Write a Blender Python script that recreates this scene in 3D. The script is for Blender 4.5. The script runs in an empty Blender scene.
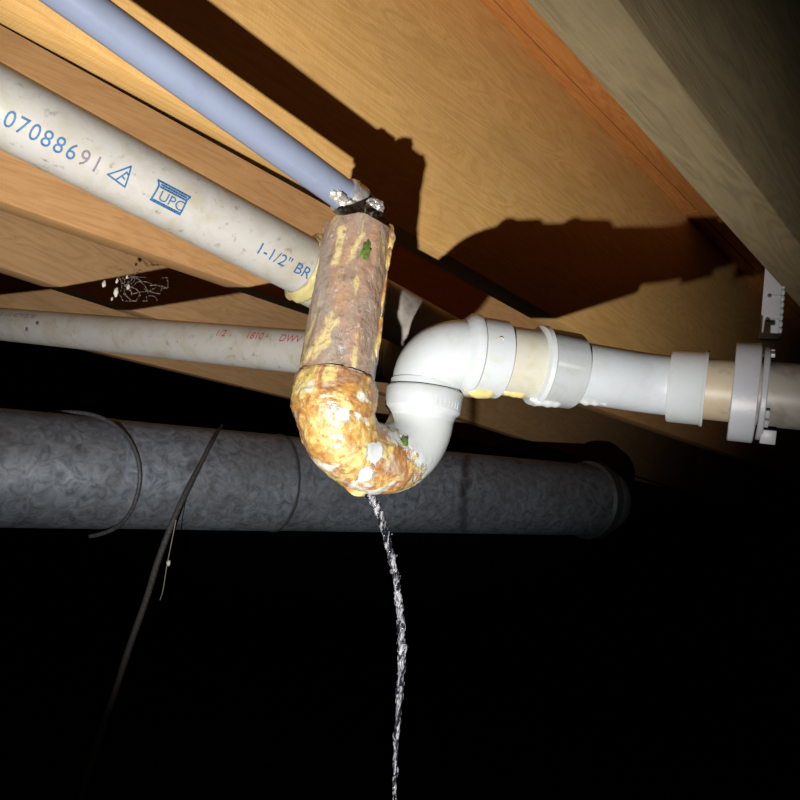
import bpy, bmesh, math, random
from mathutils import Vector, Matrix, noise
random.seed(7)
PI = math.pi
U = 0.0254                                   # everything below is laid out in inches

# ------------------------------------------------------------------ camera frame
F = 800.0
def _n(v): return Vector(v).normalized()
Vj = _n((1091.0-400, 617.6-400, F))          # direction along the joists, in camera axes (right, down, forward)
zd = 0.13
d2 = (math.sin(zd), -math.cos(zd))
t_ = -F*Vj[2]/(d2[0]*Vj[0]+d2[1]*Vj[1])
Zu = Vector((d2[0]*t_, d2[1]*t_, F)); Zu = (Zu if t_ > 0 else -Zu).normalized()
Wd = Vj.cross(Zu)
if Wd[2] < 0: Wd = -Wd
CAMZ = 32.0                                  # camera height over the dirt, inches
def cam2w(c): return Vector((c.dot(Vj), c.dot(Wd), c.dot(Zu)+CAMZ))
def P(x, y, d): return cam2w(Vector(((x-400)/F*d, (y-400)/F*d, d)))
def onZ(x, y, z):                            # where a sight line meets a level plane
    r = P(x, y, 1.0) - Vector((0, 0, CAMZ)); k = (z-CAMZ)/r.z
    return Vector((0, 0, CAMZ)) + r*k
C = bpy.context.scene.collection
sc = bpy.context.scene
cam = bpy.data.objects.new('camera', bpy.data.cameras.new('camera')); C.objects.link(cam)
cam.data.sensor_width = 36; cam.data.lens = 36; cam.data.clip_start = 0.01
R = Matrix(((Vj[0], -Vj[1], -Vj[2]), (Wd[0], -Wd[1], -Wd[2]), (Zu[0], -Zu[1], -Zu[2])))
cam.matrix_world = Matrix.Translation(Vector((0, 0, CAMZ))*U) @ R.to_4x4()
sc.camera = cam
# ------------------------------------------------------------------ light
w = bpy.data.worlds.new('crawlspace_dark'); sc.world = w; w.use_nodes = True
w.node_tree.nodes['Background'].inputs[0].default_value = (0.5, 0.6, 0.8, 1)
w.node_tree.nodes['Background'].inputs[1].default_value = 0.004
torch = bpy.data.lights.new('flashlight_beam', 'SPOT')
torch.energy = 66; torch.spot_size = math.radians(61); torch.spot_blend = 0.78
torch.shadow_soft_size = 0.006; torch.color = (1.0, 0.97, 0.92)
to = bpy.data.objects.new('flashlight_beam', torch); C.objects.link(to)
LP = cam2w(Vector((-3.5, 9.8, -7.4))); AIM = P(278, 335, 30)
to.location = LP*U
to.rotation_euler = (AIM-LP).to_track_quat('-Z', 'Y').to_euler()
sc.view_settings.view_transform = 'Standard'; sc.view_settings.look = 'None'
sc.view_settings.exposure = 0.0; sc.view_settings.gamma = 1.0; sc.view_settings.use_curve_mapping = False

# ------------------------------------------------------------------ node helpers
class M:
    def __init__(s, name, rough=0.6, metal=0.0, spec=0.5):
        s.m = bpy.data.materials.new(name); s.m.use_nodes = True
        s.t = s.m.node_tree; s.b = s.t.nodes['Principled BSDF']
        s.b.inputs['Roughness'].default_value = rough; s.b.inputs['Metallic'].default_value = metal
        s.b.inputs['Specular IOR Level'].default_value = spec
        s.tc = s.t.nodes.new('ShaderNodeTexCoord')
    def N(s, k): return s.t.nodes.new(k)
    def L(s, a, b): s.t.links.new(a, b)
    def map(s, sc_=(1, 1, 1), rot=(0, 0, 0), src='Object', loc=(0, 0, 0)):
        n = s.N('ShaderNodeMapping'); n.inputs['Scale'].default_value = sc_
        n.inputs['Rotation'].default_value = rot; n.inputs['Location'].default_value = loc
        s.L(s.tc.outputs[src], n.inputs[0]); return n.outputs[0]
    def noise(s, vec, scale, detail=5, rough=0.55, dist=0.0):
        n = s.N('ShaderNodeTexNoise'); s.L(vec, n.inputs['Vector']); n.inputs['Scale'].default_value = scale
        n.inputs['Detail'].default_value = detail; n.inputs['Roughness'].default_value = rough
        n.inputs['Distortion'].default_value = dist; return n.outputs[0]
    def ramp(s, fac, stops, interp='LINEAR'):
        r = s.N('ShaderNodeValToRGB'); s.L(fac, r.inputs[0]); cr = r.color_ramp; cr.interpolation = interp
        while len(cr.elements) < len(stops): cr.elements.new(0.5)
        for e, (p, c) in zip(cr.elements, stops):
            e.position = p; e.color = (c if hasattr(c, '__len__') else (c, c, c)) + ((1,) if not hasattr(c, '__len__') or len(c) == 3 else ())
        return r.outputs[0]
    def mix(s, fac, a, b, mode='MIX'):
        n = s.N('ShaderNodeMix'); n.data_type = 'RGBA'; n.blend_type = mode
        for sock, v in ((n.inputs[0], fac), (n.inputs[6], a), (n.inputs[7], b)):
            if hasattr(v, 'is_linked'): s.L(v, sock)
            elif hasattr(v, '__len__'): sock.default_value = tuple(v)+(1,)
            else: sock.default_value = v
        return n.outputs[2]
    def math(s, op, a, b=0.0):
        n = s.N('ShaderNodeMath'); n.operation = op
        for i, v in enumerate((a, b)):
            if hasattr(v, 'is_linked'): s.L(v, n.inputs[i])
            else: n.inputs[i].default_value = v
        return n.outputs[0]
    def color(s, v):
        if hasattr(v, 'is_linked'): s.L(v, s.b.inputs['Base Color'])
        else: s.b.inputs['Base Color'].default_value = tuple(v)+(1,)
    def bump(s, h, dist=0.001, strength=0.6):
        n = s.N('ShaderNodeBump'); n.inputs['Distance'].default_value = dist; n.inputs['Strength'].default_value = strength
        s.L(h, n.inputs['Height']); s.L(n.outputs[0], s.b.inputs['Normal'])
    def attr(s, name):
        n = s.N('ShaderNodeAttribute'); n.attribute_name = name; return n.outputs['Fac']

def wood(name, dark, mid, light, seed=0.0, kerf=0.35, blotch=0.5):
    m = M(name, rough=0.72, spec=0.25)
    v = m.map((1.2, 9, 9), loc=(seed, seed*1.7, 0))
    ring = m.noise(v, 3.2, 4, 0.5, 1.6)
    band = m.math('FRACT', m.math('MULTIPLY', ring, 7.0))
    band = m.math('ABSOLUTE', m.math('SUBTRACT', band, 0.5))
    fine = m.noise(m.map((6, 160, 160), loc=(seed, 0, 0)), 5, 3)
    c = m.ramp(m.math('ADD', m.math('MULTIPLY', band, 0.7), m.math('MULTIPLY', fine, 0.55)), [(0.1, dark), (0.45, mid), (0.85, light)])
    blot = m.noise(m.map((2.5, 7, 7), loc=(seed*3, 2, 1)), 2.2, 4, 0.6, 0.6)
    c = m.mix(m.ramp(blot, [(0.35, 0.0), (0.72, blotch)]), c, [a*0.72 for a in mid])
    # saw kerf lines lying across the grain
    k = m.noise(m.map((900, 30, 30), rot=(0, 0.22, 0), loc=(seed, 0, 0)), 1.0, 2)
    c = m.mix(m.math('MULTIPLY', m.ramp(k, [(0.35, 0.0), (0.7, 1.0)]), kerf*0.35), c, dark)
    # a few small knots
    vo = m.N('ShaderNodeTexVoronoi'); m.L(m.map((3.0, 7, 7), loc=(seed*2, 0.3, 0.2)), vo.inputs['Vector']); vo.inputs['Scale'].default_value = 1.4
    kn = m.ramp(vo.outputs['Distance'], [(0.0, 1.0), (0.035, 0.9), (0.06, 0.0)])
    c = m.mix(m.math('MULTIPLY', kn, 0.75), c, (0.05, 0.028, 0.015))
    m.color(c)
    m.bump(m.math('ADD', m.math('MULTIPLY', k, kerf), fine), 0.0006, 0.5)
    return m.m
tan_wood = wood('sawn_tan_lumber', (0.56, 0.31, 0.095), (0.74, 0.435, 0.15), (0.84, 0.54, 0.215), 0.3, 0.8)
orange_wood = wood('orange_fir_lumber', (0.55, 0.28, 0.11), (0.73, 0.40, 0.165), (0.82, 0.48, 0.22), 2.1, 0.3)
brown_wood = wood('brown_fir_lumber', (0.47, 0.26, 0.11), (0.63, 0.37, 0.17), (0.72, 0.45, 0.23), 4.4, 0.3)
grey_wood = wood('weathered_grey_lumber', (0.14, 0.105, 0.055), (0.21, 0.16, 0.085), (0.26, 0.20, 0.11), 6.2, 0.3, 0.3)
ply_wood = wood('rotary_cut_plywood', (0.42, 0.15, 0.04), (0.62, 0.24, 0.06), (0.70, 0.33, 0.11), 8.8, 0.1, 0.6)

def plastic(name, base, stain, amt=0.3, rough=0.35, blot_scale=40, dirt=0.3, extra=None):
    m = M(name, rough=rough, spec=0.5)
    a = m.noise(m.map((1, 1, 1)), blot_scale, 6, 0.62, 0.5)
    b = m.noise(m.map((1, 1, 1), loc=(3, 1, 2)), blot_scale*4, 5, 0.6)
    c = m.mix(m.math('MULTIPLY', m.ramp(a, [(0.46, 0.0), (0.7, 1.0)]), amt), base, stain)
    c = m.mix(m.math('MULTIPLY', m.ramp(b, [(0.6, 0.0), (0.74, 1.0)]), dirt), c, [x*0.45 for x in stain])
    if extra: c = m.mix(m.math('MULTIPLY', m.ramp(m.noise(m.map((1, 1, 1), loc=(7, 5, 1)), extra[1], 3, 0.5, 0.4), [(0.5, 0.0), (0.62, 1.0)]), extra[2]), c, extra[0])
    m.color(c); m.bump(b, 0.0005, 0.3)
    return m.m
pvc_white = plastic('white_pvc', (0.43, 0.46, 0.49), (0.36, 0.37, 0.35), 0.5, 0.38, 45, 0.12)
pvc_hub = plastic('white_pvc_fitting', (0.44, 0.47, 0.49), (0.38, 0.375, 0.28), 0.4, 0.33, 55, 0.1)
pvc_print = plastic('off_white_pvc', (0.42, 0.405, 0.38), (0.32, 0.28, 0.18), 0.7, 0.4, 34, 0.7)
pvc_cream = plastic('yellowed_pvc', (0.44, 0.43, 0.36), (0.38, 0.33, 0.19), 0.6, 0.35, 50, 0.3)
pvc_old = plastic('dirty_old_pvc', (0.42, 0.36, 0.26), (0.36, 0.27, 0.17), 0.8, 0.45, 30, 0.5)
pvc_grey = plastic('grimy_shaded_grey_pipe', (0.34, 0.31, 0.27), (0.11, 0.085, 0.07), 0.9, 0.45, 22, 0.3)  # real grime, plus shade painted in for the lengths behind the trap
tube_blue = plastic('blue_grey_plastic_tube', (0.215, 0.25, 0.345), (0.17, 0.195, 0.26), 0.4, 0.28, 30, 0.08)
glue_mat = plastic('dried_yellow_glue', (0.46, 0.40, 0.18), (0.66, 0.50, 0.18), 0.7, 0.3, 90, 0.3)
glue_white = plastic('dried_white_glue', (0.42, 0.445, 0.46), (0.36, 0.36, 0.3), 0.4, 0.3, 90, 0.1)
hang_mat = plastic('white_hanger_plastic', (0.38, 0.385, 0.42), (0.31, 0.30, 0.29), 0.4, 0.4, 60, 0.15)
hang_dim = plastic('shaded_hanger_plastic', (0.25, 0.23, 0.18), (0.18, 0.16, 0.13), 0.4, 0.5, 60, 0.2)  # the hanger plastic again, with shade mixed into its colour

def plain(name, c, rough=0.5, metal=0.0, spec=0.5, sc_=60, var=0.25, bump=0.0):
    m = M(name, rough, metal, spec)
    n = m.noise(m.map(), sc_, 4)
    m.color(m.mix(m.ramp(n, [(0.3, 0.0), (0.7, 1.0)]), [x*(1-var) for x in c], [min(1, x*(1+var)) for x in c]))
    if bump: m.bump(n, 0.001, bump)
    return m.m
ink_blue = plain('blue_print', (0.02, 0.10, 0.24), 0.5, sc_=400, var=0.35)
ink_red = plain('red_print', (0.40, 0.05, 0.08), 0.5, sc_=500, var=0.3)
ink_grey = plain('faded_grey_print', (0.16, 0.13, 0.16), 0.6, sc_=500)
steel = plain('scratched_steel', (0.62, 0.60, 0.58), 0.38, 0.7, 0.5, 200, 0.2, 0.5)
rubber = plain('black_rubber', (0.012, 0.012, 0.014), 0.45)
foil = plain('crumpled_foil', (0.75, 0.72, 0.66), 0.35, 0.6, 0.5, 150, 0.15, 0.8)
green_mat = plain('green_fleck', (0.085, 0.14, 0.025), 0.5, sc_=300, var=0.5)
nail_mat = plain('grey_nail', (0.2, 0.2, 0.21), 0.4, 0.8)
cable_mat = plain('dusty_black_cable', (0.055, 0.052, 0.05), 0.7, sc_=300, var=0.5)
strap_mat = plain('dull_steel_strap', (0.10, 0.10, 0.11), 0.55, 0.3, sc_=200, var=0.4)
web_mat = plain('cobweb_silk', (0.30, 0.27, 0.24), 0.6)
grub_mat = plain('pale_husk', (0.75, 0.72, 0.62), 0.5)

def rust_mat(name, kind):
    m = M(name, rough=0.38, spec=0.6)
    m.b.inputs['Coat Weight'].default_value = 0.5; m.b.inputs['Coat Roughness'].default_value = 0.22
    crust = m.attr('crust')
    st = (1, 1, 0.30) if kind == 'tail' else (1, 1, 0.8)
    a = m.noise(m.map(st), 70, 7, 0.65, 0.8)
    b = m.noise(m.map(st, loc=(2, 4, 1)), 30, 6, 0.6, 1.2)
    g = m.noise(m.map((1, 1, 1), loc=(9, 1, 5)), 190, 5, 0.7)
    if kind == 'tail':
        c = m.ramp(b, [(0.30, (0.36, 0.33, 0.27)), (0.42, (0.30, 0.24, 0.19)), (0.54, (0.33, 0.225, 0.17)), (0.66, (0.40, 0.24, 0.14)), (0.8, (0.36, 0.29, 0.23))])
        yel = m.ramp(m.noise(m.map((1.2, 1.2, 0.22), loc=(1, 8, 3)), 60, 5, 0.6, 0.9), [(0.585, 0.0), (0.64, 1.0)])
        c = m.mix(m.math('MULTIPLY', yel, 0.85), c, (0.58, 0.46, 0.19))
        sk = m.math('ADD', m.math('SUBTRACT', crust, 1.0), m.math('MULTIPLY', m.math('SUBTRACT', a, 0.5), 3.4))
        sk = m.math('ADD', sk, m.math('MULTIPLY', m.math('SUBTRACT', g, 0.5), 1.5))
        c = m.mix(m.math('MULTIPLY', m.ramp(m.math('SUBTRACT', crust, 1.0), [(0.0, 0.0), (0.1, 1.0)]), m.ramp(sk, [(0.22, 0.0), (0.60, 0.9)])), c, (0.62, 0.50, 0.24))
        c = m.mix(m.ramp(g, [(0.54, 0.0), (0.70, 0.8)]), c, (0.13, 0.095, 0.07))
        c = m.mix(m.ramp(m.noise(m.map((1, 1, 1), loc=(5, 5, 9)), 260, 4, 0.7), [(0.6, 0.0), (0.68, 0.8)]), c, (0.5, 0.46, 0.4))
    else:
        c = m.ramp(b, [(0.25, (0.52, 0.50, 0.42)), (0.40, (0.50, 0.38, 0.13)), (0.48, (0.46, 0.24, 0.06)), (0.57, (0.30, 0.13, 0.05)), (0.64, (0.38, 0.25, 0.16)), (0.78, (0.54, 0.46, 0.22))])
        c = m.mix(m.ramp(a, [(0.50, 0.0), (0.60, 0.9)]), c, (0.58, 0.47, 0.17))
        c = m.mix(m.ramp(g, [(0.54, 0.0), (0.66, 0.85)]), c, (0.25, 0.105, 0.03))
        c = m.mix(m.ramp(m.noise(m.map((1, 1, 1), loc=(4, 2, 9)), 34, 5, 0.6, 0.8), [(0.58, 0.0), (0.64, 0.9)]), c, (0.60, 0.60, 0.56))
    # ragged border between crust and white: clean plastic and painted highlights
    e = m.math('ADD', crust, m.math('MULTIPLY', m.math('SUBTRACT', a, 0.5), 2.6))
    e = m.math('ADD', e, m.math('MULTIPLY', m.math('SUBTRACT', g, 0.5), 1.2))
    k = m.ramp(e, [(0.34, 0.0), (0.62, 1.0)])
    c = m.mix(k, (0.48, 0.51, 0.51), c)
    m.color(c)
    h = m.math('ADD', m.math('MULTIPLY', a, 1.0), m.math('MULTIPLY', g, 0.5))
    m.bump(m.math('MULTIPLY', h, m.math('ADD', k, 0.08)), 0.0022, 0.7)
    return m.m
rust_tail = rust_mat('scaly_rust_tail', 'tail')
rust_bend = rust_mat('scaly_rust_bend', 'bend')

def galv():
    m = M('galvanised_sheet', rough=0.48, metal=0.55)
    vo = m.N('ShaderNodeTexVoronoi'); m.L(m.map((1, 1, 1)), vo.inputs['Vector']); vo.inputs['Scale'].default_value = 55
    sp = m.noise(m.map(), 45, 6, 0.7, 1.0)
    big = m.noise(m.map(), 6, 3)
    c = m.mix(m.ramp(sp, [(0.35, 0.0), (0.65, 1.0)]), (0.13, 0.16, 0.20), (0.50, 0.57, 0.68))
    c = m.mix(m.math('MULTIPLY', vo.outputs['Color'], 0.25), c, (0.5, 0.56, 0.66))
    c = m.mix(m.ramp(big, [(0.4, 0.0), (0.7, 0.5)]), c, (0.2, 0.19, 0.18))
    m.color(c); m.bump(sp, 0.001, 0.2)
    return m.m
galv_mat = galv()
seam_mat = plain('duct_seam_metal', (0.10, 0.11, 0.12), 0.5, 0.5)

def water():
    m = M('falling_water', rough=0.06)
    m.b.inputs['Transmission Weight'].default_value = 0.6; m.b.inputs['IOR'].default_value = 1.33
    n = m.noise(m.map((1, 1, 0.22)), 300, 4, 0.6, 1.2)
    m.color(m.ramp(n, [(0.46, (0.02, 0.02, 0.03)), (0.60, (0.75, 0.75, 0.83))]))  # bright sparkles of the stream painted into the base colour
    m.bump(n, 0.002, 0.6)
    return m.m
water_mat = water()
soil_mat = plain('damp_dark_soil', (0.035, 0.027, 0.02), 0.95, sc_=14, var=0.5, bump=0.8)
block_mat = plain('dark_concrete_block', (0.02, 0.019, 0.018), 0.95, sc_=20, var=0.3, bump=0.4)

# ------------------------------------------------------------------ object helpers
def tag(o, label=None, cat=None, group=None, kind=None):
    for k, v in (('label', label), ('category', cat), ('group', group), ('kind', kind)):
        if v: o[k] = v
    return o
def root(name, p, label, cat, group=None):
    o = bpy.data.objects.new(name, None); C.objects.link(o); o.location = p*U; o.empty_display_size = 0.02
    return tag(o, label, cat, group)
def wloc(o):
    l = Vector((0, 0, 0))
    while o: l = l+o.location; o = o.parent
    return l
def obj(name, vf, mat, parent=None, smooth=True, attr=None, origin=None):
    vs, fs = vf
    if origin is None: origin = sum(vs, Vector())/len(vs)
    me = bpy.data.meshes.new(name)
    me.from_pydata([tuple((v-origin)*U) for v in vs], [], fs); me.update()
    if smooth:
        for p in me.polygons: p.use_smooth = True
        me.set_sharp_from_angle(angle=math.radians(40))
    if attr:
        a = me.attributes.new('crust', 'FLOAT', 'POINT')
        for i, x in enumerate(attr): a.data[i].value = x
    me.materials.append(mat)
    o = bpy.data.objects.new(name, me); C.objects.link(o)
    if parent: o.parent = parent; o.location = origin*U - wloc(parent)
    else: o.location = origin*U
    return o
def merge(*parts):
    V, Fc = [], []
    for v, f in parts:
        n = len(V); V += v; Fc += [tuple(i+n for i in q) for q in f]
    return V, Fc
def tube(pts, rad, n=32, caps=True, disp=None, ref=None):
    """swept closed tube; rad a number, list, or (list of) pair for ovals"""
    pts = [Vector(p) for p in pts]; V, Fc = [], []
    m = len(pts)
    if not hasattr(rad, '__len__'): rad = [rad]*m
    T = [(pts[min(i+1, m-1)]-pts[max(i-1, 0)]).normalized() for i in range(m)]
    for i in range(m):
        if T[i].length < .5: T[i] = T[i-1] if i else (pts[-1]-pts[0]).normalized()
    a = (ref or (Vector((0, 0, 1)) if abs(T[0].z) < .9 else Vector((1, 0, 0))))
    a = (a-T[0]*a.dot(T[0])).normalized()
    for i in range(m):
        a = (a-T[i]*a.dot(T[i])).normalized(); b = T[i].cross(a)
        for k in range(n):
            th = 2*PI*k/n
            r = rad[i] + (disp(pts[i]+(a*math.cos(th)+b*math.sin(th))*rad[i], i, th) if disp else 0)
            V.append(pts[i]+(a*math.cos(th)+b*math.sin(th))*r)
    for i in range(m-1):
        for k in range(n):
            k2 = (k+1) % n
            Fc.append((i*n+k, i*n+k2, (i+1)*n+k2, (i+1)*n+k))
    if caps: Fc.append(tuple(range(n-1, -1, -1))); Fc.append(tuple((m-1)*n+k for k in range(n)))
    return V, Fc
def turned(p0, p1, prof, n=48, caps=True, disp=None, sub=1):
    """lathe along p0->p1; prof = [(distance in inches from p0, radius)]"""
    d = (p1-p0).normalized(); a = Vector((0, 0, 1)) if abs(d.z) < .9 else Vector((1, 0, 0))
    a = (a-d*a.dot(d)).normalized(); b = d.cross(a); V, Fc = [], []
    pr = []
    for i, (s, r) in enumerate(prof):
        if i and sub > 1:
            s0, r0 = prof[i-1]
            for q in range(1, sub): pr.append((s0+(s-s0)*q/sub, r0+(r-r0)*q/sub))
        pr.append((s, r))
    for s, r in pr:
        for k in range(n):
            th = 2*PI*k/n; u = a*math.cos(th)+b*math.sin(th); c = p0+d*s
            V.append(c+u*(r+(disp(c+u*r, s, th) if disp else 0)))
    m = len(pr)
    for i in range(m-1):
        for k in range(n):
            k2 = (k+1) % n; Fc.append((i*n+k, i*n+k2, (i+1)*n+k2, (i+1)*n+k))
    if caps: Fc.append(tuple(range(n-1, -1, -1))); Fc.append(tuple((m-1)*n+k for k in range(n)))
    return V, Fc
def lerp(a, b, t): return a+(b-a)*t
def line(a, b, n): return [lerp(a, b, i/(n-1)) for i in range(n)]
def ring(p0, p1, r_out, r_in, bev=0.03, n=48):        # open collar with a wall
    L = (p1-p0).length
    return turned(p0, p1, [(0, r_in), (0, r_out-bev), (bev, r_out), (L-bev, r_out), (L, r_out-bev), (L, r_in), (0, r_in)], n, caps=False)
def box(c, ax, ay, az, h, bev=0.0):
    bm = bmesh.new(); bmesh.ops.create_cube(bm, size=2)
    for v in bm.verts: v.co = Vector((v.co.x*h[0], v.co.y*h[1], v.co.z*h[2]))
    if bev: bmesh.ops.bevel(bm, geom=list(bm.edges), offset=bev, segments=2, affect='EDGES', profile=0.5)
    V = [c+ax*v.co.x+ay*v.co.y+az*v.co.z for v in bm.verts]
    bm.verts.index_update(); Fc = [tuple(v.index for v in f.verts) for f in bm.faces]
    bm.free(); return V, Fc
def blob(c, r, sx=(1, 1, 1), amp=0.25, seed=0, sub=3, axes=None):
    bm = bmesh.new(); bmesh.ops.create_icosphere(bm, subdivisions=sub, radius=1)
    ax = axes or (Vector((1, 0, 0)), Vector((0, 1, 0)), Vector((0, 0, 1)))
    V = []
    for v in bm.verts:
        k = r*(1+amp*noise.noise(v.co*1.6+Vector((seed, seed, 0)))+amp*.5*noise.noise(v.co*4+Vector((seed, 0, 3))))
        V.append(c+ax[0]*v.co.x*k*sx[0]+ax[1]*v.co.y*k*sx[1]+ax[2]*v.co.z*k*sx[2])
    bm.verts.index_update(); Fc = [tuple(v.index for v in f.verts) for f in bm.faces]; bm.free()
    return V, Fc
CAM = Vector((0, 0, CAMZ))

# ------------------------------------------------------------------ setting
X0, X1 = -40, 170
ZS = CAMZ+26.1                                # underside of the subfloor
HJ = CAMZ+12.76                               # underside of the joists
def slab(x0, x1, y0, y1, z0, z1, bev=0.0):
    c = Vector(((x0+x1)/2, (y0+y1)/2, (z0+z1)/2))
    return box(c, Vector((1, 0, 0)), Vector((0, 1, 0)), Vector((0, 0, 1)), ((x1-x0)/2, (y1-y0)/2, (z1-z0)/2), bev)
ceiling = bpy.data.objects.new('ceiling', None); C.objects.link(ceiling); ceiling.location = Vector((60, 60, ZS))*U
tag(ceiling, kind='structure')
for iy, y0 in enumerate((-26, 22.25, 70.5, 118.75)):
    off = 0 if iy % 2 else -48
    x = X0+off
    while x < X1:
        a, b = max(x, X0), min(x+95.9, X1)
        if b-a > 2: obj('plywood_panel', slab(a, b, y0, min(y0+48.15, 165), ZS, ZS+0.72), ply_wood, ceiling, smooth=False)
        x += 96
# dirt ground, gently uneven
V, Fc = [], []
NX, NY = 60, 60
for j in range(NY+1):
    for i in range(NX+1):
        x = X0-20+(X1-X0+20)*i/NX; y = -40+205*j/NY
        V.append(Vector((x, y, 1.6*noise.noise(Vector((x*.05, y*.05, 0)))+.5*noise.noise(Vector((x*.3, y*.3, 4))))))
for j in range(NY):
    for i in range(NX):
        a = j*(NX+1)+i; Fc.append((a, a+1, a+NX+2, a+NX+1))
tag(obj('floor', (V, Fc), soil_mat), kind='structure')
# foundation walls of concrete block
def blockwall(name, p, d, length, height, nrm):
    w_ = bpy.data.objects.new(name, None); C.objects.link(w_); w_.location = p*U; tag(w_, kind='structure')
    obj('mortar_core', box(p+d*length/2+Vector((0, 0, height/2))+nrm*2.2, d, nrm, Vector((0, 0, 1)), (length/2, 2.0, height/2)), block_mat, w_, smooth=False)
    proto = None; r = 0; z = 0
    while z < height-3:
        s = -8 if r % 2 else 0
        while s < length-2:
            a, b = max(s, 0), min(s+15.6, length)
            if b-a > 3:
                c = p+d*((a+b)/2)+Vector((0, 0, z+3.8))
                full = abs(b-a-15.6) < .01
                if full and proto:
                    o = proto.copy(); C.objects.link(o); o.parent = w_; o.location = (c-p)*U
                else:
                    o = obj('concrete_block', box(c, d, nrm, Vector((0, 0, 1)), ((b-a)/2, .6, 3.8), .12), block_mat, w_, smooth=False, origin=c)
                    if full: proto = o
            s += 16
        z += 8; r += 1
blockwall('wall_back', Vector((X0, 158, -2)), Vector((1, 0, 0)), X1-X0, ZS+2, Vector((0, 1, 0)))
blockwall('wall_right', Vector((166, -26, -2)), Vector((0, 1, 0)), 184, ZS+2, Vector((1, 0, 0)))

# ------------------------------------------------------------------ joists
def joist(mat, pa, pb, zb, label):
    """pa, pb: two points on the far lower edge; the joist is straight through both"""
    s = (pb.y-pa.y)/(pb.x-pa.x)
    ya = pa.y+s*(X0-pa.x); yb = pa.y+s*(X1-4-pa.x)
    A = Vector((X0, ya-.75, (zb+ZS)/2)); B = Vector((X1-4, yb-.75, (zb+ZS)/2))
    d = (B-A).normalized(); n = Vector((-d.y, d.x, 0))
    c = (A+B)/2
    vf = box(c, d, n, Vector((0, 0, 1)), ((B-A).length/2, .75, (ZS-zb)/2), .07)
    o = obj('floor_joist', vf, mat, origin=c)
    # keep local coordinates running along the board
    ang = math.atan2(d.y, d.x)
    o.data.transform(Matrix.Rotation(-ang, 4, 'Z')); o.rotation_euler = (0, 0, ang)
    return tag(o, label, 'joist')
joist(tan_wood, onZ(0, 26, HJ), onZ(540, 324, HJ), HJ, 'wide tan sawn joist carrying the shadow of the blue-grey tube')
joist(orange_wood, onZ(0, 211, HJ), onZ(700, 448, HJ), HJ, 'orange wooden joist directly behind the white pipe with blue numbers')
joist(brown_wood, onZ(0, 273, HJ), onZ(510, 437, HJ), HJ, 'brown wooden joist with the cobweb, second behind the blue-printed pipe')
joist(brown_wood, onZ(81, 350, HJ), onZ(460, 440, HJ), HJ, 'dim brown joist farthest back, just above the round metal duct')
HG = CAMZ+10.0
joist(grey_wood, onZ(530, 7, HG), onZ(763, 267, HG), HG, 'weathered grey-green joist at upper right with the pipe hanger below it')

# ------------------------------------------------------------------ print on pipes
def wrapped(txt, size, pa, pb, rad, s0, phi, mat, name, parent, tilt=0.0, align='LEFT', flip=False, lift=.012, xs=1.0):
    cu = bpy.data.curves.new('t', 'FONT'); cu.body = txt; cu.size = size; cu.align_x = align; cu.resolution_u = 3; cu.offset = 0.0
    o = bpy.data.objects.new('t', cu); C.objects.link(o)
    dg = bpy.context.evaluated_depsgraph_get(); me = o.evaluated_get(dg).to_mesh()
    V = [Vector((v.co.x*xs, v.co.y, v.co.z)) for v in me.vertices]; Fc = [tuple(p.vertices) for p in me.polygons]
    o.to_mesh_clear(); C.objects.unlink(o); bpy.data.objects.remove(o); bpy.data.curves.remove(cu)
    return wrap2d(V, Fc, pa, pb, rad, s0, phi, mat, name, parent, flip, lift)
def frame(pa, pb, s):
    d = (pb-pa).normalized(); c = pa+d*s
    v = CAM-c; v = (v-d*v.dot(d)).normalized()      # the side of the pipe that was rolled to face out
    return d, v
def wrap2d(V, Fc, pa, pb, rad, s0, phi, mat, name, parent, flip=False, lift=.012):
    bm = bmesh.new(); vv = [bm.verts.new(q) for q in V]
    for f in Fc:
        try: bm.faces.new([vv[i] for i in f])
        except ValueError: pass
    for k in range(-4, 16):                        # cut the letters so that they can follow the curve
        bmesh.ops.bisect_plane(bm, geom=bm.verts[:]+bm.edges[:]+bm.faces[:], plane_co=(0, k*.06+.01, 0), plane_no=(0, 1, 0))
    bm.verts.index_update(); V = [v.co.copy() for v in bm.verts]; Fc = [tuple(v.index for v in f.verts) for f in bm.faces]; bm.free()
    d, v = frame(pa, pb, (pb-pa).length*.4); u = v.cross(d)
    if u.z < 0: u = -u
    out = []
    for q in V:
        x, y = q.x, q.y
        th = y/rad + phi
        out.append(pa+d*(s0+x)+(v*math.cos(th)+u*math.sin(th))*(rad+lift))
    return obj(name, (out, Fc), mat, parent, smooth=False)
def strokes(polys, w_):
    """flat ribbons from polylines"""
    V, Fc = [], []
    for pl in polys:
        pts = []
        for a, b in zip(pl, pl[1:]):
            a, b = Vector((a[0], a[1])), Vector((b[0], b[1])); n = max(1, int((b-a).length/.08))
            for i in range(n):
                p, q = lerp(a, b, i/n), lerp(a, b, (i+1)/n); e = (q-p).normalized(); nn = Vector((-e.y, e.x))*w_/2; k = len(V)
                p = p-e*w_*.3; q = q+e*w_*.3
                V += [Vector((p.x-nn.x, p.y-nn.y, 0)), Vector((q.x-nn.x, q.y-nn.y, 0)), Vector((q.x+nn.x, q.y+nn.y, 0)), Vector((p.x+nn.x, p.y+nn.y, 0))]
                Fc.append((k, k+1, k+2, k+3))
    return V, Fc

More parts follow.
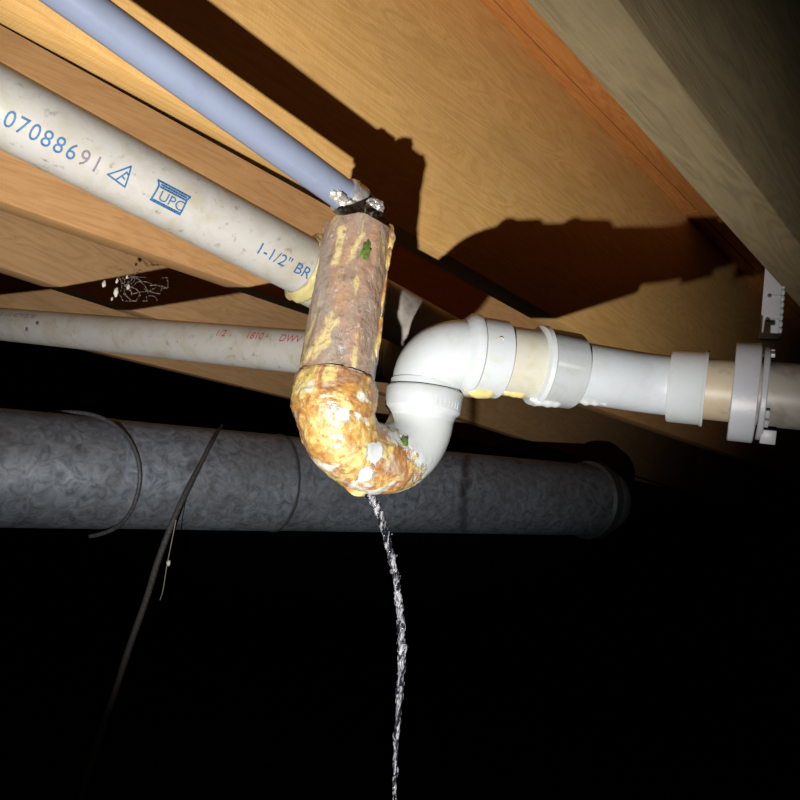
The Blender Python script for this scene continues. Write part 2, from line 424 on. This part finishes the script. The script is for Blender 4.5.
# ------------------------------------------------------------------ white pipe with blue numbers
def gscale(pa, pb):
    d = (pb-pa).normalized(); return d
RP = 0.95
RQ = 1.02
a1, b1 = P(0, 106, 21.1), P(300, 264, 27.3)
d1 = (b1-a1).normalized(); a1s = a1-d1*22
L1 = (b1-a1).length
def at_x(pa, d, x, y=None):                     # distance along a pipe whose sight line has this column
    best = (1e9, 0)
    for i in range(0, 6000):
        s = -10+i*.01; p = pa+d*s-CAM
        c = Vector((p.dot(Vector((Vj[0], Wd[0], Zu[0]))), p.dot(Vector((Vj[1], Wd[1], Zu[1]))), p.dot(Vector((Vj[2], Wd[2], Zu[2])))))
        e = abs(400+F*c.x/c.z-x)
        if c.z > 1 and e < best[0]: best = (e, s)
    return best[1]
pipe1 = root('drain_pipe', a1, 'off-white plastic drain pipe printed with blue numbers, upper left', 'pipe')
j1 = b1+d1*7.6
obj('pipe_barrel', turned(a1s, b1, [(0, RQ), ((b1-a1s).length, RQ)], 64, sub=12), pvc_print, pipe1)
o = obj('pipe_barrel', turned(b1, j1, [(0, RQ), ((j1-b1).length, RQ)], 48, sub=6), pvc_grey, pipe1); tag(o, 'darker length of pipe behind the trap, shade and grime in its colour')  # the trap's shade is put into this darker, dirtier pipe colour
sh = at_x(a1, d1, 304)
hub = ring(a1+d1*(sh+.1), a1+d1*(sh+2.0), 1.21, 1.0, .08)
obj('coupling', hub, pvc_cream, pipe1)
gl = turned(a1, a1+d1, [(sh-.15, 1.01), (sh-.12, 1.05), (sh+.0, 1.13), (sh+.08, 1.24), (sh+.22, 1.26), (sh+.34, 1.20)], 64, caps=False,
            disp=lambda p, s, th: .10*noise.noise(p*2.1)+.05*noise.noise(p*6), sub=4)
o = obj('glue_bead', gl, glue_mat, pipe1); tag(o, 'yellow dried glue around the pipe end')
for q, (ch, mt) in enumerate(zip('07088691', [ink_blue]*6+[ink_grey]*2)):
    s = at_x(a1, d1, 2.0+12.1*q)
    wrapped(ch, .66, a1, b1, RQ, s, -.40, mt, 'printed_digit', pipe1, xs=.86)
s = at_x(a1, d1, 104)
tri = strokes([[(0, .12), (.46, .62), (.56, .02), (0, .12)], [(.26, .10), (.42, .42)], [(.42, .42), (.5, .36)], [(.34, .27), (.45, .22)]], .045)
wrap2d(*tri, a1, b1, RQ, s, -.40, ink_blue, 'printed_triangle', pipe1)
s = at_x(a1, d1, 147)
sh_ = strokes([[(0, 0), (0.02, .48), (-.06, .60), (.98, .60), (.92, .48), (.94, 0), (0, 0)], [(.08, .53), (.88, .53)], [(.08, .46), (.88, .46)], [(.04, .04), (.9, .04)]], .055)
wrap2d(*sh_, a1, b1, RQ, s, -.36, ink_blue, 'printed_emblem', pipe1)
wrapped('UPC', .42, a1, b1, RQ, s+.14, -.36+.1, ink_blue, 'printed_emblem', pipe1)
s = at_x(a1, d1, 247)
wrapped('1-1/2" BR', .55, a1, b1, RQ, s, -.33, ink_blue, 'printed_size', pipe1)

# ------------------------------------------------------------------ lower white pipe with red print
a2, b2 = P(0, 324, 46.5), P(300, 351.5, 34.6)
d2_ = (b2-a2).normalized(); a2s = a2-d2_*12
pipe2 = root('drain_pipe', a2, 'white plastic drain pipe with small red print, running below the cobwebbed joist', 'pipe')
b2m = b2+d2_*3.0
obj('pipe_barrel', turned(a2s, b2m, [(0, RP), ((b2m-a2s).length, RP)], 48, sub=10), pvc_print, pipe2)
rj = P(640, 381, 26.6)                             # meets the right-hand run here
o = obj('pipe_barrel', turned(b2m, rj, [(0, RP), ((rj-b2m).length-.7, RP)], 48, sub=8), pvc_grey, pipe2); tag(o, 'darker length of pipe behind the trap, shade and grime in its colour')  # darker colour again carries the shade behind the trap
# branch fitting where the two left pipes meet behind the trap
jj = lerp(b2m, rj, .33)
dd = (rj-b2m).normalized()
obj('branch_fitting', ring(jj-dd*1.8, jj+dd*2.2, 1.16, .93, .08), pvc_old, pipe2)
for px, txt, mt in ((0, 'PVC 1120 B 1-1/2 ASTM D1785', ink_grey), (228, '1/2', ink_red), (258, '1810', ink_red), (291, 'DWV', ink_red)):
    s = at_x(a2, d2_, px if px else -4)
    wrapped(txt, .50 if mt is ink_red else .38, a2, b2, RP, s, .38 if px else .5, mt, 'printed_mark', pipe2, lift=.02)
for px, ph in ((43, -.15), (53, .25)):
    s = at_x(a2, d2_, px); dq, vq = frame(a2, b2, s); uq = vq.cross(dq); uq = uq if uq.z > 0 else -uq
    c = a2+dq*s+(vq*math.cos(ph)+uq*math.sin(ph))*RP
    obj('dark_speck', blob(c, .1, amp=.3, seed=px, sub=2), cable_mat, pipe2)

# ------------------------------------------------------------------ blue-grey tube with its clamp
a3, b3 = P(75, 0, 19.2), P(342, 194, 24.9)
d3 = (b3-a3).normalized(); a3s = a3-d3*20
RT = .505
tubeo = root('plastic_tube', b3, 'blue-grey plastic tube running diagonally down to the rusty pipe top', 'pipe')
obj('tube_barrel', turned(a3s, b3+d3*1.0, [(0, RT), ((b3-a3s).length+1.0, RT)], 48, sub=8), tube_blue, tubeo)
def crum(amp, f): return lambda p, s, th: amp*noise.noise(p*f)+amp*.6*noise.noise(p*f*2.7)
obj('tube_lip', turned(b3, b3+d3, [(.05, RT), (.07, RT+.09), (.16, RT+.11), (.2, RT+.02)], 48, caps=False, disp=crum(.03, 3)), steel, tubeo)
cl = root('hose_clamp', b3+d3*.3, 'shiny steel hose clamp gripping the end of the blue-grey tube', 'clamp')
obj('band', turned(b3, b3+d3, [(.2, RT+.06), (.22, RT+.11), (.62, RT+.1), (.64, RT+.05)], 64, caps=False, disp=crum(.05, 3.5), sub=4), steel, cl)
e3 = b3+d3*.55
sd = (P(352, 218, 23.9)-e3).normalized()
sx_ = d3.cross(sd).normalized()
obj('screw_housing', blob(e3+sd*.60-d3*.15, .27, (1.3, .8, .8), .45, 3, 4, (d3, sd, sx_)), foil, cl)
obj('screw_housing', blob(e3+sd*.55-d3*.62, .22, (1.5, .7, .8), .5, 11, 4, (d3, sd, sx_)), foil, cl)
obj('screw', turned(e3+sd*.62-d3*.7-sx_*.1, e3+sd*.62+d3*.4-sx_*.1, [(0, .07), (0, .12), (.2, .12), (.2, .07), (1.0, .07)], 16), steel, cl)
rb = root('rubber_coupling', b3+d3*.9, 'black rubber coupling between the steel clamp and the rusty pipe', 'coupling')
obj('rubber_sleeve', turned(b3, b3+d3, [(.6, .5), (.62, .56), (1.15, .50), (1.3, .42)], 48, disp=crum(.03, 3)), rubber, rb)
kn = P(374, 208, 24.4)
obj('crimped_foil', blob(kn, .29, (1, 1, .85), .55, 5, 4), steel, rb)

# ------------------------------------------------------------------ the trap
pL = P(336.5, 382, 22.4)                           # centre of the left leg at the hub mouth
pT = P(358, 234, 24.1)
up = (pT-pL).normalized(); LT = (pT-pL).length
trap = root('drain_trap', pL, 'corroded U-shaped drain trap crusted with rust, leaking at its bottom', 'drain trap')
def crust(amp, f=1.6, seed=0.0):
    o_ = Vector((seed, seed*2, seed*.5))
    def g(p, s, th):
        q = p+o_
        v = noise.noise(q*f)*.5+noise.noise(q*f*2.6)*.32+noise.noise(q*f*6.5)*.22+abs(noise.noise(q*f*13))*.18
        return amp*v
    return g
# tailpiece: ragged-topped, scaly, slightly thicker below
N = 110; MR = 90; V = []; Fc = []; A = []
ax = Vector((1, 0, 0)); ax = (ax-up*ax.dot(up)).normalized(); ay = up.cross(ax)
g = crust(.10, 1.5)
rgt = (P(394, 300, 22.8)-P(360, 300, 22.8)).normalized()
tow = (CAM-pL); tow = (tow-up*tow.dot(up)).normalized()
SK = [((341, 222), (336, 262), .10), ((363, 226), (346, 264), .09), ((334, 335), (316, 368), .16), ((330, 352), (312, 366), .18), ((386, 300), (373, 368), .07)]
def flat(p): q = p-pL; return Vector((q.dot(rgt), q.dot(up)))
SKW = [(flat(P(*a, 22.6)), flat(P(*b, 22.6)), w_) for a, b, w_ in SK]
def streak(p):
    if (p-pL).dot(tow) < 0: return 0
    q = flat(p); best = 0
    for a, b, w_ in SKW:
        e = b-a; t = max(0, min(1, (q-a).dot(e)/e.dot(e))); best = max(best, 1-(q-a-e*t).length/(w_*1.8))
    return max(0, best)
for i in range(MR+1):
    f_ = i/MR
    for k in range(N):
        th = 2*PI*k/N; u = ax*math.cos(th)+ay*math.sin(th)
        s = -0.5+(LT+.5)*f_
        if i > MR-6: s += .09*noise.noise(Vector((math.cos(th)*2, math.sin(th)*2, 3)))*(i-MR+6)/3
        r = 1.085-.06*f_; c = pL+up*s
        V.append(c+u*(r+g(Vector(((c+u*r).x, (c+u*r).y, (c+u*r).z*.45)), 0, 0))); A.append(1.0+streak(c+u*r))
for i in range(MR):
    for k in range(N):
        k2 = (k+1) % N; Fc.append((i*N+k, i*N+k2, (i+1)*N+k2, (i+1)*N+k))
nb = len(V)                                         # inner wall of the open top
for k in range(N): V.append(lerp(V[MR*N+k], pL+up*LT, .12)); A.append(1)
for k in range(N): V.append(lerp(V[MR*N+k], pL+up*LT, .14)-up*1.2); A.append(1)
for k in range(N):
    k2 = (k+1) % N
    Fc.append((MR*N+k, MR*N+k2, nb+k2, nb+k)); Fc.append((nb+k, nb+k2, nb+N+k2, nb+N+k))
Fc.append(tuple(nb+N+k for k in range(N)))
tail = obj('tailpiece', (V, Fc), rust_tail, trap, attr=A); tag(tail, 'rust-brown scaly tailpiece streaked with yellow')
# a scab of scale standing off the right edge
rgt = (P(394, 300, 22.8)-P(360, 300, 22.8)).normalized()
tow = (CAM-pL); tow = (tow-up*tow.dot(up)).normalized()
for f_, r_, sg in ((.93, 1.0, (.16, .10, .5)), (.80, 1.02, (.10, .10, .45)), (.55, 1.03, (.08, .10, .8)), (.28, 1.06, (.08, .1, .7))):
    c = pL+up*(LT*f_)+(rgt*math.cos(.25)+tow*math.sin(.25))*(r_-.02)
    vf = blob(c, 1, sg, .3, f_*9, 3, (rgt, tow, up))
    o = obj('scale_flake', vf, rust_bend, trap, attr=[1]*len(vf[0]))
# green flecks
gc = pL+up*(LT*.76)+(tow*.97+rgt*.28).normalized()*1.06
obj('green_fleck', blob(gc, 1, (.11, .05, .26), .8, 4, 3, (rgt, tow, up)), green_mat, trap)
# left hub
dn = -up
hubp = [(-.02, 1.04), (-.04, 1.13), (.05, 1.17), (.4, 1.19), (.68, 1.18), (.86, 1.14), (.98, 1.10), (1.1, 1.05)]
vf = turned(pL, pL+dn, hubp, 110, caps=False, disp=crust(.10, 1.6, 3), sub=9)
obj('trap_hub', vf, rust_bend, trap, attr=[1]*len(vf[0]))
# the bend: half circle between the two legs, in an upright plane
q0 = pL-Vector((0, 0, 1))*.0+dn*.40
pR = P(424, 399, 24.4)
qR = Vector((pR.x, pR.y, q0.z)); hx = qR-q0; hx.z = 0; RR = hx.length/2; hx.normalize()
zz = Vector((0, 0, 1)); cen = (q0+qR)/2
def arc(t): return cen-hx*math.cos(t)*RR*1.0-zz*math.sin(t)*RR*.93
def bend(t0, t1, n, r0, r1, amp, N=110, seed=0.0, crv=None):
    g = crust(amp, 1.35, seed); V, A, Fc = [], [], []
    nrm = hx.cross(zz)
    for i in range(n):
        f_ = i/(n-1); t = t0+(t1-t0)*f_; c = arc(t); ra = (c-cen).normalized()
        for k in range(N):
            th = 2*PI*k/N; u = ra*math.cos(th)+nrm*math.sin(th)
            cr = crv(t, th) if crv else 1.0
            for bp_, br in glare_scrape:
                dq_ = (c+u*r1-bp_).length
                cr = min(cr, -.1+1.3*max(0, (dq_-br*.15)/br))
            r = lerp(r0, r1, f_); V.append(c+u*(r+g(c+u*r, 0, 0)*(max(.05, min(1, cr+.4))))); A.append(cr)
    for i in range(n-1):
        for k in range(N):
            k2 = (k+1) % N; Fc.append((i*N+k, i*N+k2, (i+1)*N+k2, (i+1)*N+k))
    return (V, Fc), A
glare_scrape = [(P(341, 414, 21.4), .42), (P(345, 400, 21.4), .3), (P(374, 452, 21.9), .45), (P(366, 472, 21.9), .35), (P(392, 438, 22.6), .35)]  # highlights painted white into the crust; the last spot is scraped plastic
def crv(t, th):                                     # crusted on the left, bare plastic past the bottom
    e = (math.radians(113)-t)*2.2+.5+.35*math.cos(th)
    return max(-.4, min(1.5, e))
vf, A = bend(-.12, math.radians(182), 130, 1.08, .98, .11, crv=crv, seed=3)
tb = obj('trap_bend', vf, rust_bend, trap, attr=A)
# torn lip at the leak
lk = P(352, 488, 23.0)
lipd = (P(366, 495, 23.0)-P(342, 483, 23.0)).normalized()
V = []; Fc = []
for i in range(24):
    f_ = i/23; c = P(343+22*f_, 483.5+11*f_, 22.7)
    wv = .10*math.sin(PI*f_)+.02
    V += [c+zz*.10, c-zz*wv*1.3-tow*.1, c-zz*wv*1.4-tow*.02, c+zz*.04+tow*.12]
for i in range(23):
    for k in range(4): k2 = (k+1) % 4; Fc.append((i*4+k, i*4+k2, i*4+4+k2, i*4+4+k))
Fc += [(3, 2, 1, 0), (92, 93, 94, 95)]
vf = (V, Fc); o = obj('torn_lip', vf, rust_bend, trap, attr=[1]*len(V)); tag(o, 'thin torn lip beside the leak')
# green dot low on the bend
t = math.radians(101); c = arc(t); nrm = hx.cross(zz)
if nrm.dot(tow) < 0: nrm = -nrm
c = c+(nrm*.93+zz*.50).normalized()*1.05
obj('green_fleck', blob(c, 1, (.13, .05, .14), .5, 14, 3, (hx, nrm, zz)), green_mat, trap)
# right leg: white hub, union collar, then elbow
pr0 = Vector((qR.x, qR.y, q0.z-.02)); topz = P(424, 390, 24.4).z
Lh = topz-pr0.z
vf = turned(pr0, pr0+zz, [(-.1, .97), (0, 1.0), (.12, 1.03), (.22, 1.15), (.27, 1.16), (Lh-.06, 1.19), (Lh, 1.15), (Lh, .9)], 72, caps=False, disp=crust(.012, 2), sub=2)
hubr = obj('trap_hub', vf, pvc_hub, trap); tag(hubr, 'clean white collar on the right side of the trap')
rib = []
for k in range(7):
    th = k*.12
    fr = (CAM-pr0); fr.z = 0; fr.normalize(); sd2 = fr.cross(zz)
    dr = (fr*math.cos(.35+th)-sd2*math.sin(.35+th)) if sd2.dot(rgt) < 0 else (fr*math.cos(.35+th)+sd2*math.sin(.35+th))
    rib.append(box(pr0+zz*.42+dr*1.165, dr, zz.cross(dr), zz, (.015, .02, .12)))
obj('moulded_ribs', merge(*rib), pvc_hub, trap, smooth=False)

# ------------------------------------------------------------------ upper elbow and right-hand run
ra_, rb_ = P(487, 357.5, 24.5), P(652, 384, 25.9)
rd = (rb_-ra_).normalized()
run = root('drain_pipe', ra_, 'white plastic drain pipe run with elbow and collars, leading right to the hanger', 'pipe')
el0 = Vector((pr0.x, pr0.y, topz-.35))
rdh = Vector((rd.x, rd.y, 0)).normalized()
# axis: straight up, quarter turn, then along rd
ez = ra_.z - rd.z/ max(1e-6, Vector((rd.x, rd.y)).length)*((ra_-el0).dot(rdh))
RE = 1.55
endp = ra_-rd*.35
path = [el0]
p1_, p2_ = Vector((el0.x, el0.y, endp.z-.25)), endp
for i in range(1, 41):                              # cubic quarter turn
    t = i/40; c0 = el0+zz*.45; c1 = c0+zz*(p1_.z-c0.z)*.9; c3 = endp; c2 = endp-rd*((endp-el0).length*.42)
    path.append(c0*(1-t)**3+c1*3*t*(1-t)**2+c2*3*t*t*(1-t)+c3*t**3)
obj('elbow', tube(path, [1.02]+[1.03+.06*math.sin(PI*i/40) for i in range(1, 41)], 72, disp=lambda p, i, th: .012*noise.noise(p*1.5)), pvc_hub, run)
obj('elbow_skirt', ring(el0+zz*.30, el0+zz*.62, 1.075, .95, .04), pvc_hub, run)
def along(x): return at_x(ra_, rd, x)
sA, sB, sC, sD = [along(x) for x in (470, 501, 540, 574)]
def rp(s): return ra_+rd*s
rk, rend = P(652, 384, 25.9), P(800, 397, 24.3)
rdd = (rend-rk).normalized(); sK = (rk-ra_).length
def kx(x): return at_x(rk, rdd, x)
sA -= .1
c1 = turned(rp(0), rp(1), [(sA-.25, 1.0), (sA-.12, 1.14), (sA, 1.24), (sA+.16, 1.25), (sA+.22, 1.19), (sB-.04, 1.21), (sB, 1.17), (sB, .95)], 72, caps=False, disp=crust(.02, 1.5))
obj('elbow_collar', c1, pvc_hub, run)
o = obj('pipe_barrel', turned(rp(0), rp(1), [(sB-.3, 1.07), (sC+.1, 1.09)], 64, disp=crust(.02, 2), sub=6), pvc_cream, run); tag(o, 'yellow-stained short length between two collars')
vf = turned(rp(0), rp(1), [(sC-.22, 1.08), (sC-.16, 1.24), (sC-.02, 1.27), (sC+.05, 1.21), (sD-.05, 1.19), (sD, 1.15), (sD, .95)], 72, caps=False, disp=crust(.02, 2, 5))
obj('collar', vf, pvc_hub, run)
sE, sF = kx(671), kx(706)
bp = line(rp(sD-.4), rk-rd*.9, 8)+[(rk-rd*.9)*(1-t)**2+rk*2*t*(1-t)+(rk+rdd*.8)*t*t for t in [i/12 for i in range(1, 13)]]+[rk+rdd*(sE+.3)]
obj('pipe_barrel', tube(bp, .965, 64), pvc_white, run)
vf = turned(rk, rk+rdd, [(sE-.06, .96), (sE-.05, 1.13), (sE, 1.17), (sF-.12, 1.17), (sF-.06, 1.22), (sF, 1.20), (sF, .95)], 72, caps=False)
obj('collar', vf, pvc_hub, run)
s_h = kx(748); rq = rk+rdd*s_h
o = obj('pipe_barrel', turned(rk, rk+rdd, [(sF-.4, .965), (s_h, .98)], 64, sub=4), pvc_old, run); tag(o, 'stained beige length just left of the hanger')
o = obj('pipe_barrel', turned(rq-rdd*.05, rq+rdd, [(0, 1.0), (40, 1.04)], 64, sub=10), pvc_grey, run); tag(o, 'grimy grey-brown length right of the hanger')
# dried glue on the underside
und = -zz
for (x0, x1, mt, r_, off) in ((466, 500, glue_mat, .24, 1.14), (503, 532, glue_mat, .15, 1.05), (531, 563, glue_white, .2, 1.16), (560, 606, glue_white, .12, .98)):
    sa, sb = along(x0), along(x1); n = 26; pts = []; rr = []
    for i in range(n):
        f_ = i/(n-1); s = lerp(sa, sb, f_); pts.append(rp(s)+und*(off+.03*noise.noise(Vector((s*3, x0, 0))))+tow*.25)
        rr.append(max(.02, r_*math.sin(PI*min(1, max(0, .04+f_*.92)))**.6+.05*noise.noise(Vector((s*4, x0, 5)))))
    obj('glue_bead', tube(pts, rr, 20, disp=lambda p, i, th: .03*noise.noise(p*4)), mt, run)
# small moulded marks on the collars
for s, a_ in ((lerp(sA, sB, .55), .5),):
    fr = CAM-rp(s); fr = (fr-rd*fr.dot(rd)).normalized(); uu = fr.cross(rd); uu = uu if uu.z > 0 else -uu
    c = rp(s)+(fr*math.cos(a_)+uu*math.sin(a_))*1.2
    V, Fc = tube([c+rd*.08*math.cos(q)+uu*.08*math.sin(q) for q in [i*2*PI/16 for i in range(17)]], .012, 6)
    obj('moulded_mark', (V, Fc), pvc_old, run)

# ------------------------------------------------------------------ hanger
hg = root('pipe_hanger', rq, 'white plastic pipe hanger looped around the pipe at right', 'hanger')
hc = rk+rdd*kx(746); hd = rdd
HW = .40
def oval(c, d, ro, ri, half, flat=1.0, n=72, bev=.03):
    a = (zz-d*zz.dot(d)).normalized(); b = d.cross(a); V, Fc = [], []
    pr = [(-half, ri), (-half, ro-bev), (-half+bev, ro), (half-bev, ro), (half, ro-bev), (half, ri)]
    for s, r in pr:
        for k in range(n):
            th = 2*PI*k/n; V.append(c+d*s+a*math.cos(th)*r*flat+b*math.sin(th)*r)
    m = len(pr)
    for i in range(m):
        i2 = (i+1) % m
        for k in range(n):
            k2 = (k+1) % n; Fc.append((i*n+k, i*n+k2, i2*n+k2, i2*n+k))
    return V, Fc
obj('loop', oval(hc-hd*.05, hd, 1.20, 1.04, .37, 1.30), hang_mat, hg)
obj('flange', oval(hc+hd*.47, hd, 1.22, 1.04, .09, 1.18), hang_mat, hg)
# teeth of the latch on the right-hand rim
teeth = []
aa = (zz-hd*zz.dot(hd)).normalized(); bb = hd.cross(aa)
if bb.dot(CAM-hc) < 0: bb = -bb
for th in (0.35, 0.62, 2.2, 2.45):
    u = aa*math.cos(th)*1.18+bb*math.sin(th)
    obj('latch_tooth', box(hc+hd*.62+u*1.14, hd, u.normalized(), hd.cross(u.normalized()).normalized(), (.06, .06, .13), .02), hang_mat, hg)
obj('latch_tab', box(hc+hd*.72-aa*1.38+bb*.35, hd, (bb-aa*.4).normalized(), hd.cross((bb-aa*.4).normalized()), (.22, .05, .22), .03), hang_mat, hg)
# strap rising to the joist
pe = onZ(783, 287, HG)+Vector((0, .32, 0)); s1_ = pe+zz*1.2; s0_ = pe-zz*1.95-Vector((.2, 0, 0))
st = root('hanger_strap', pe, 'white plastic strap with slots nailed under the grey-green joist', 'strap')
sz = (s1_-s0_).normalized(); sface = (CAM-s0_); sface = (sface-sz*sface.dot(sz)).normalized(); sside = sz.cross(sface)
if sside.dot(rgt) < 0: sside = -sside
s1_ = s1_+sz*.0; mid_ = (s0_+s1_)/2; SL = (s1_-s0_).length
obj('strap_plate', box(mid_, sside, sface, sz, (.30, .09, SL/2), .03), hang_mat, st)
lo = s0_-zz*.75-Vector((.08, 0, 0))
o = obj('strap_tail', box((s0_+lo)/2-sface*.1, sside, sface, (s0_-lo).normalized(), (.27, .06, (s0_-lo).length/2), .02), hang_dim, st); tag(o, 'grey-tan lower end of the strap, shade painted in')  # strap runs into shade here, painted as a darker grey-tan
sc_ = []
for k in range(9):
    f_ = .04+.075*k
    sc_.append(blob(s0_+sz*SL*f_+sside*.34-sface*.02, .11, (.7, .9, 1.25), .15, k, 2, (sside, sface, sz)))
obj('scalloped_edge', merge(*sc_), hang_mat, st)
for f_ in (.22, .50):
    c = s0_+sz*SL*f_+sface*.10
    obj('slot_rib', box(c+sside*.14, sside, sface, sz, (.15, .03, .035), .01), hang_mat, st)
    obj('nail', turned(c-sside*.08, c-sside*.08+sface, [(0, .06), (.05, .07), (.09, .03)], 14), nail_mat, st)

# ------------------------------------------------------------------ duct
da, db = P(0, 467.5, 53), P(592, 500, 88)
dd_ = (db-da).normalized(); LD = (db-da).length
duct = root('duct', da, 'large round galvanised metal duct crossing behind the trap', 'duct')
ds = da-dd_*30
cuts = [0, 30+at_x(da, dd_, 96)+.5, 30+at_x(da, dd_, 275), 30+LD]
for i in range(3):
    obj('duct_section', turned(ds, ds+dd_, [(cuts[i]+.02, 3.93-.04*i), (cuts[i+1]+.3, 3.93-.04*i)], 80, caps=False, sub=6), galv_mat, duct)
for s in cuts[2:3]:
    obj('duct_seam', turned(ds, ds+dd_, [(s-.16, 3.91), (s-.08, 3.98), (s+.08, 3.98), (s+.16, 3.91)], 80, caps=False), seam_mat, duct)
obj('duct_collar', turned(ds, ds+dd_, [(30+LD-1.2, 3.88), (30+LD-1, 4.25), (30+LD, 4.25), (30+LD, .3)], 80, caps=False), seam_mat, duct)
el = [db+dd_*.2]
obj('duct_elbow', tube([db+dd_*(3.9*math.sin(t))+Vector((0, 1, 0))*(5*(1-math.cos(t)))-dd_*.3 for t in [i*.1 for i in range(16)]], 3.8, 60), galv_mat, duct)
# steel hanging strap round the duct
sp = []
dsn = dd_.cross(zz).normalized()
if dsn.dot(CAM-da) < 0: dsn = -dsn
upd = dsn.cross(dd_); upd = upd if upd.z > 0 else -upd
ss = at_x(da, dd_, 100); 
for i in range(60):
    th = math.radians(118)-math.radians(205)*i/59
    f_ = i/59; sft = 1.5-6.0*(1-f_/.62)**2 if f_ < .62 else 1.5-1.2*((f_-.62)/.38)**2
    if i > 52: ex = (i-52)*.10
    else: ex = 0
    c = da+dd_*(ss+sft-ex*.9)+(dsn*math.cos(th)+upd*math.sin(th))*(4.12+ex*.45)
    sp.append(c)
tag(obj('duct_strap', tube(sp, .15, 10), strap_mat), 'thin dark metal strap curving around the duct, toward its left end', 'strap')
# black cable hanging across the duct down to the ground
ck = [P(x, y, d) for x, y, d in ((222, 425, 60), (213, 440, 56), (200, 465, 54), (180, 505, 52), (160, 555, 51), (146, 600, 50), (130, 645, 49), (115, 692, 48), (98, 742, 47), (82, 795, 46), (62, 870, 45), (40, 960, 44))]
def smoothpath(K, n=8):
    out = []
    for i in range(len(K)-1):
        p0, p1, p2, p3 = K[max(i-1, 0)], K[i], K[i+1], K[min(i+2, len(K)-1)]
        for j in range(n):
            t = j/n
            out.append(.5*((2*p1)+(p2-p0)*t+(2*p0-5*p1+4*p2-p3)*t*t+(3*p1-p0-3*p2+p3)*t**3))
    out.append(K[-1]); return out
cp = smoothpath(ck)
tag(obj('hanging_cable', tube(cp, [.10+.10*min(1, i/22) for i in range(len(cp))], 10, disp=lambda p, i, th: .03*noise.noise(p*.8)), cable_mat), 'thin dusty black cable slanting down over the duct toward the bottom left', 'cable')
# dangling thread of web off the cable
tp = smoothpath([P(x, y, 50) for x, y in ((176, 520), (170, 550), (167, 565), (163, 590), (160, 600))], 5)
wb = root('web_strand', tp[0], 'short dangling cobweb strand with a pale fluff, beside the black cable', 'cobweb')
obj('strand', tube(tp, .03, 6), web_mat, wb)
obj('fluff', blob(P(168.5, 563, 50), .13, (1, 1, 1.4), .5, 2, 2), grub_mat, wb)

# ------------------------------------------------------------------ cobweb on the joist
wc = P(120, 282, 44)
cw = root('cobweb', wc, 'tangled cobweb with pale husks in the dark gap between the joists, left', 'cobweb')
rnd = random.Random(5)
th_ = []
for k in range(34):
    x = 134+rnd.gauss(0, 13); y = 285+rnd.gauss(0, 7); n = 7
    ang = rnd.uniform(-.9, 1.6); L_ = rnd.uniform(6, 22); dcur = rnd.uniform(-.3, .3)
    K = []
    for i in range(n):
        K.append(P(max(92, min(168, x)), max(270, min(301, y)), 43.5+rnd.uniform(-.4, .4))); x += L_/n*math.cos(ang); y += L_/n*math.sin(ang)*.8; ang += dcur
    th_.append(tube(smoothpath(K, 3), .022, 5))
o = obj('web_threads', merge(*th_), web_mat, cw); o['kind'] = 'stuff'
for x, y, r_ in ((104, 284, .13), (116, 292, .16), (117, 281, .09), (128, 287, .10), (127, 277, .07), (112, 299, .07)):
    obj('husk', blob(P(x, y, 43.3), r_, (.8, .8, 1.5), .4, x, 2), grub_mat, cw)

# ------------------------------------------------------------------ water
wk = [(351, 488, 22.9), (362, 491, 22.9), (371, 497, 22.9), (378, 508, 22.8), (384, 528, 22.7), (390, 550, 22.6), (395, 572, 22.5), (398.5, 600, 22.4), (401, 630, 22.3), (402, 655, 22.1), (400, 690, 22.0), (398, 722, 21.9), (395.5, 750, 21.8), (394.5, 775, 21.7), (394.5, 800, 21.6), (394.5, 850, 21.4)]
wp = smoothpath([P(*k) for k in wk], 24)
ws = root('water_stream', P(351, 488, 22.9), 'clear twisting stream of water falling from the leaking trap', 'water')
n = len(wp)
def strand(ph, r_in, wob, nm):
    pts, rr = [], []
    for i, p in enumerate(wp):
        f_ = i/n; a = ph+i*.17
        pts.append(p+rgt*(wob*(.5+.8*noise.noise(Vector((i*.06, ph, 0))))*math.cos(a))+tow*wob*math.sin(a))
        tap = 1.0 if f_ < .62 else max(.22, 1-(f_-.62)*2.6)
        rr.append(max(.012, r_in*tap*(1+.55*noise.noise(Vector((i*.22, ph, 7)))+.3*noise.noise(Vector((i*.7, ph, 2))))))
    obj(nm, tube(pts, rr, 20, disp=lambda p, i, th: .04*noise.noise(p*8+Vector((ph, 0, 0)))*(1 if i < n*.7 else .35)), water_mat, ws)
strand(0.0, .085, .07, 'water_strand')
strand(2.2, .075, .08, 'water_strand')
strand(4.2, .06, .09, 'water_strand')
dr = []
for k in range(26):
    i = rnd.randrange(20, n); p = wp[i]+rgt*rnd.gauss(0, .11)+tow*rnd.uniform(-.15, .15)
    dr.append(blob(p, rnd.uniform(.012, .026), (1, 1, 1.3), .2, k, 1))
o = obj('droplets', merge(*dr), water_mat, ws); o['kind'] = 'stuff'
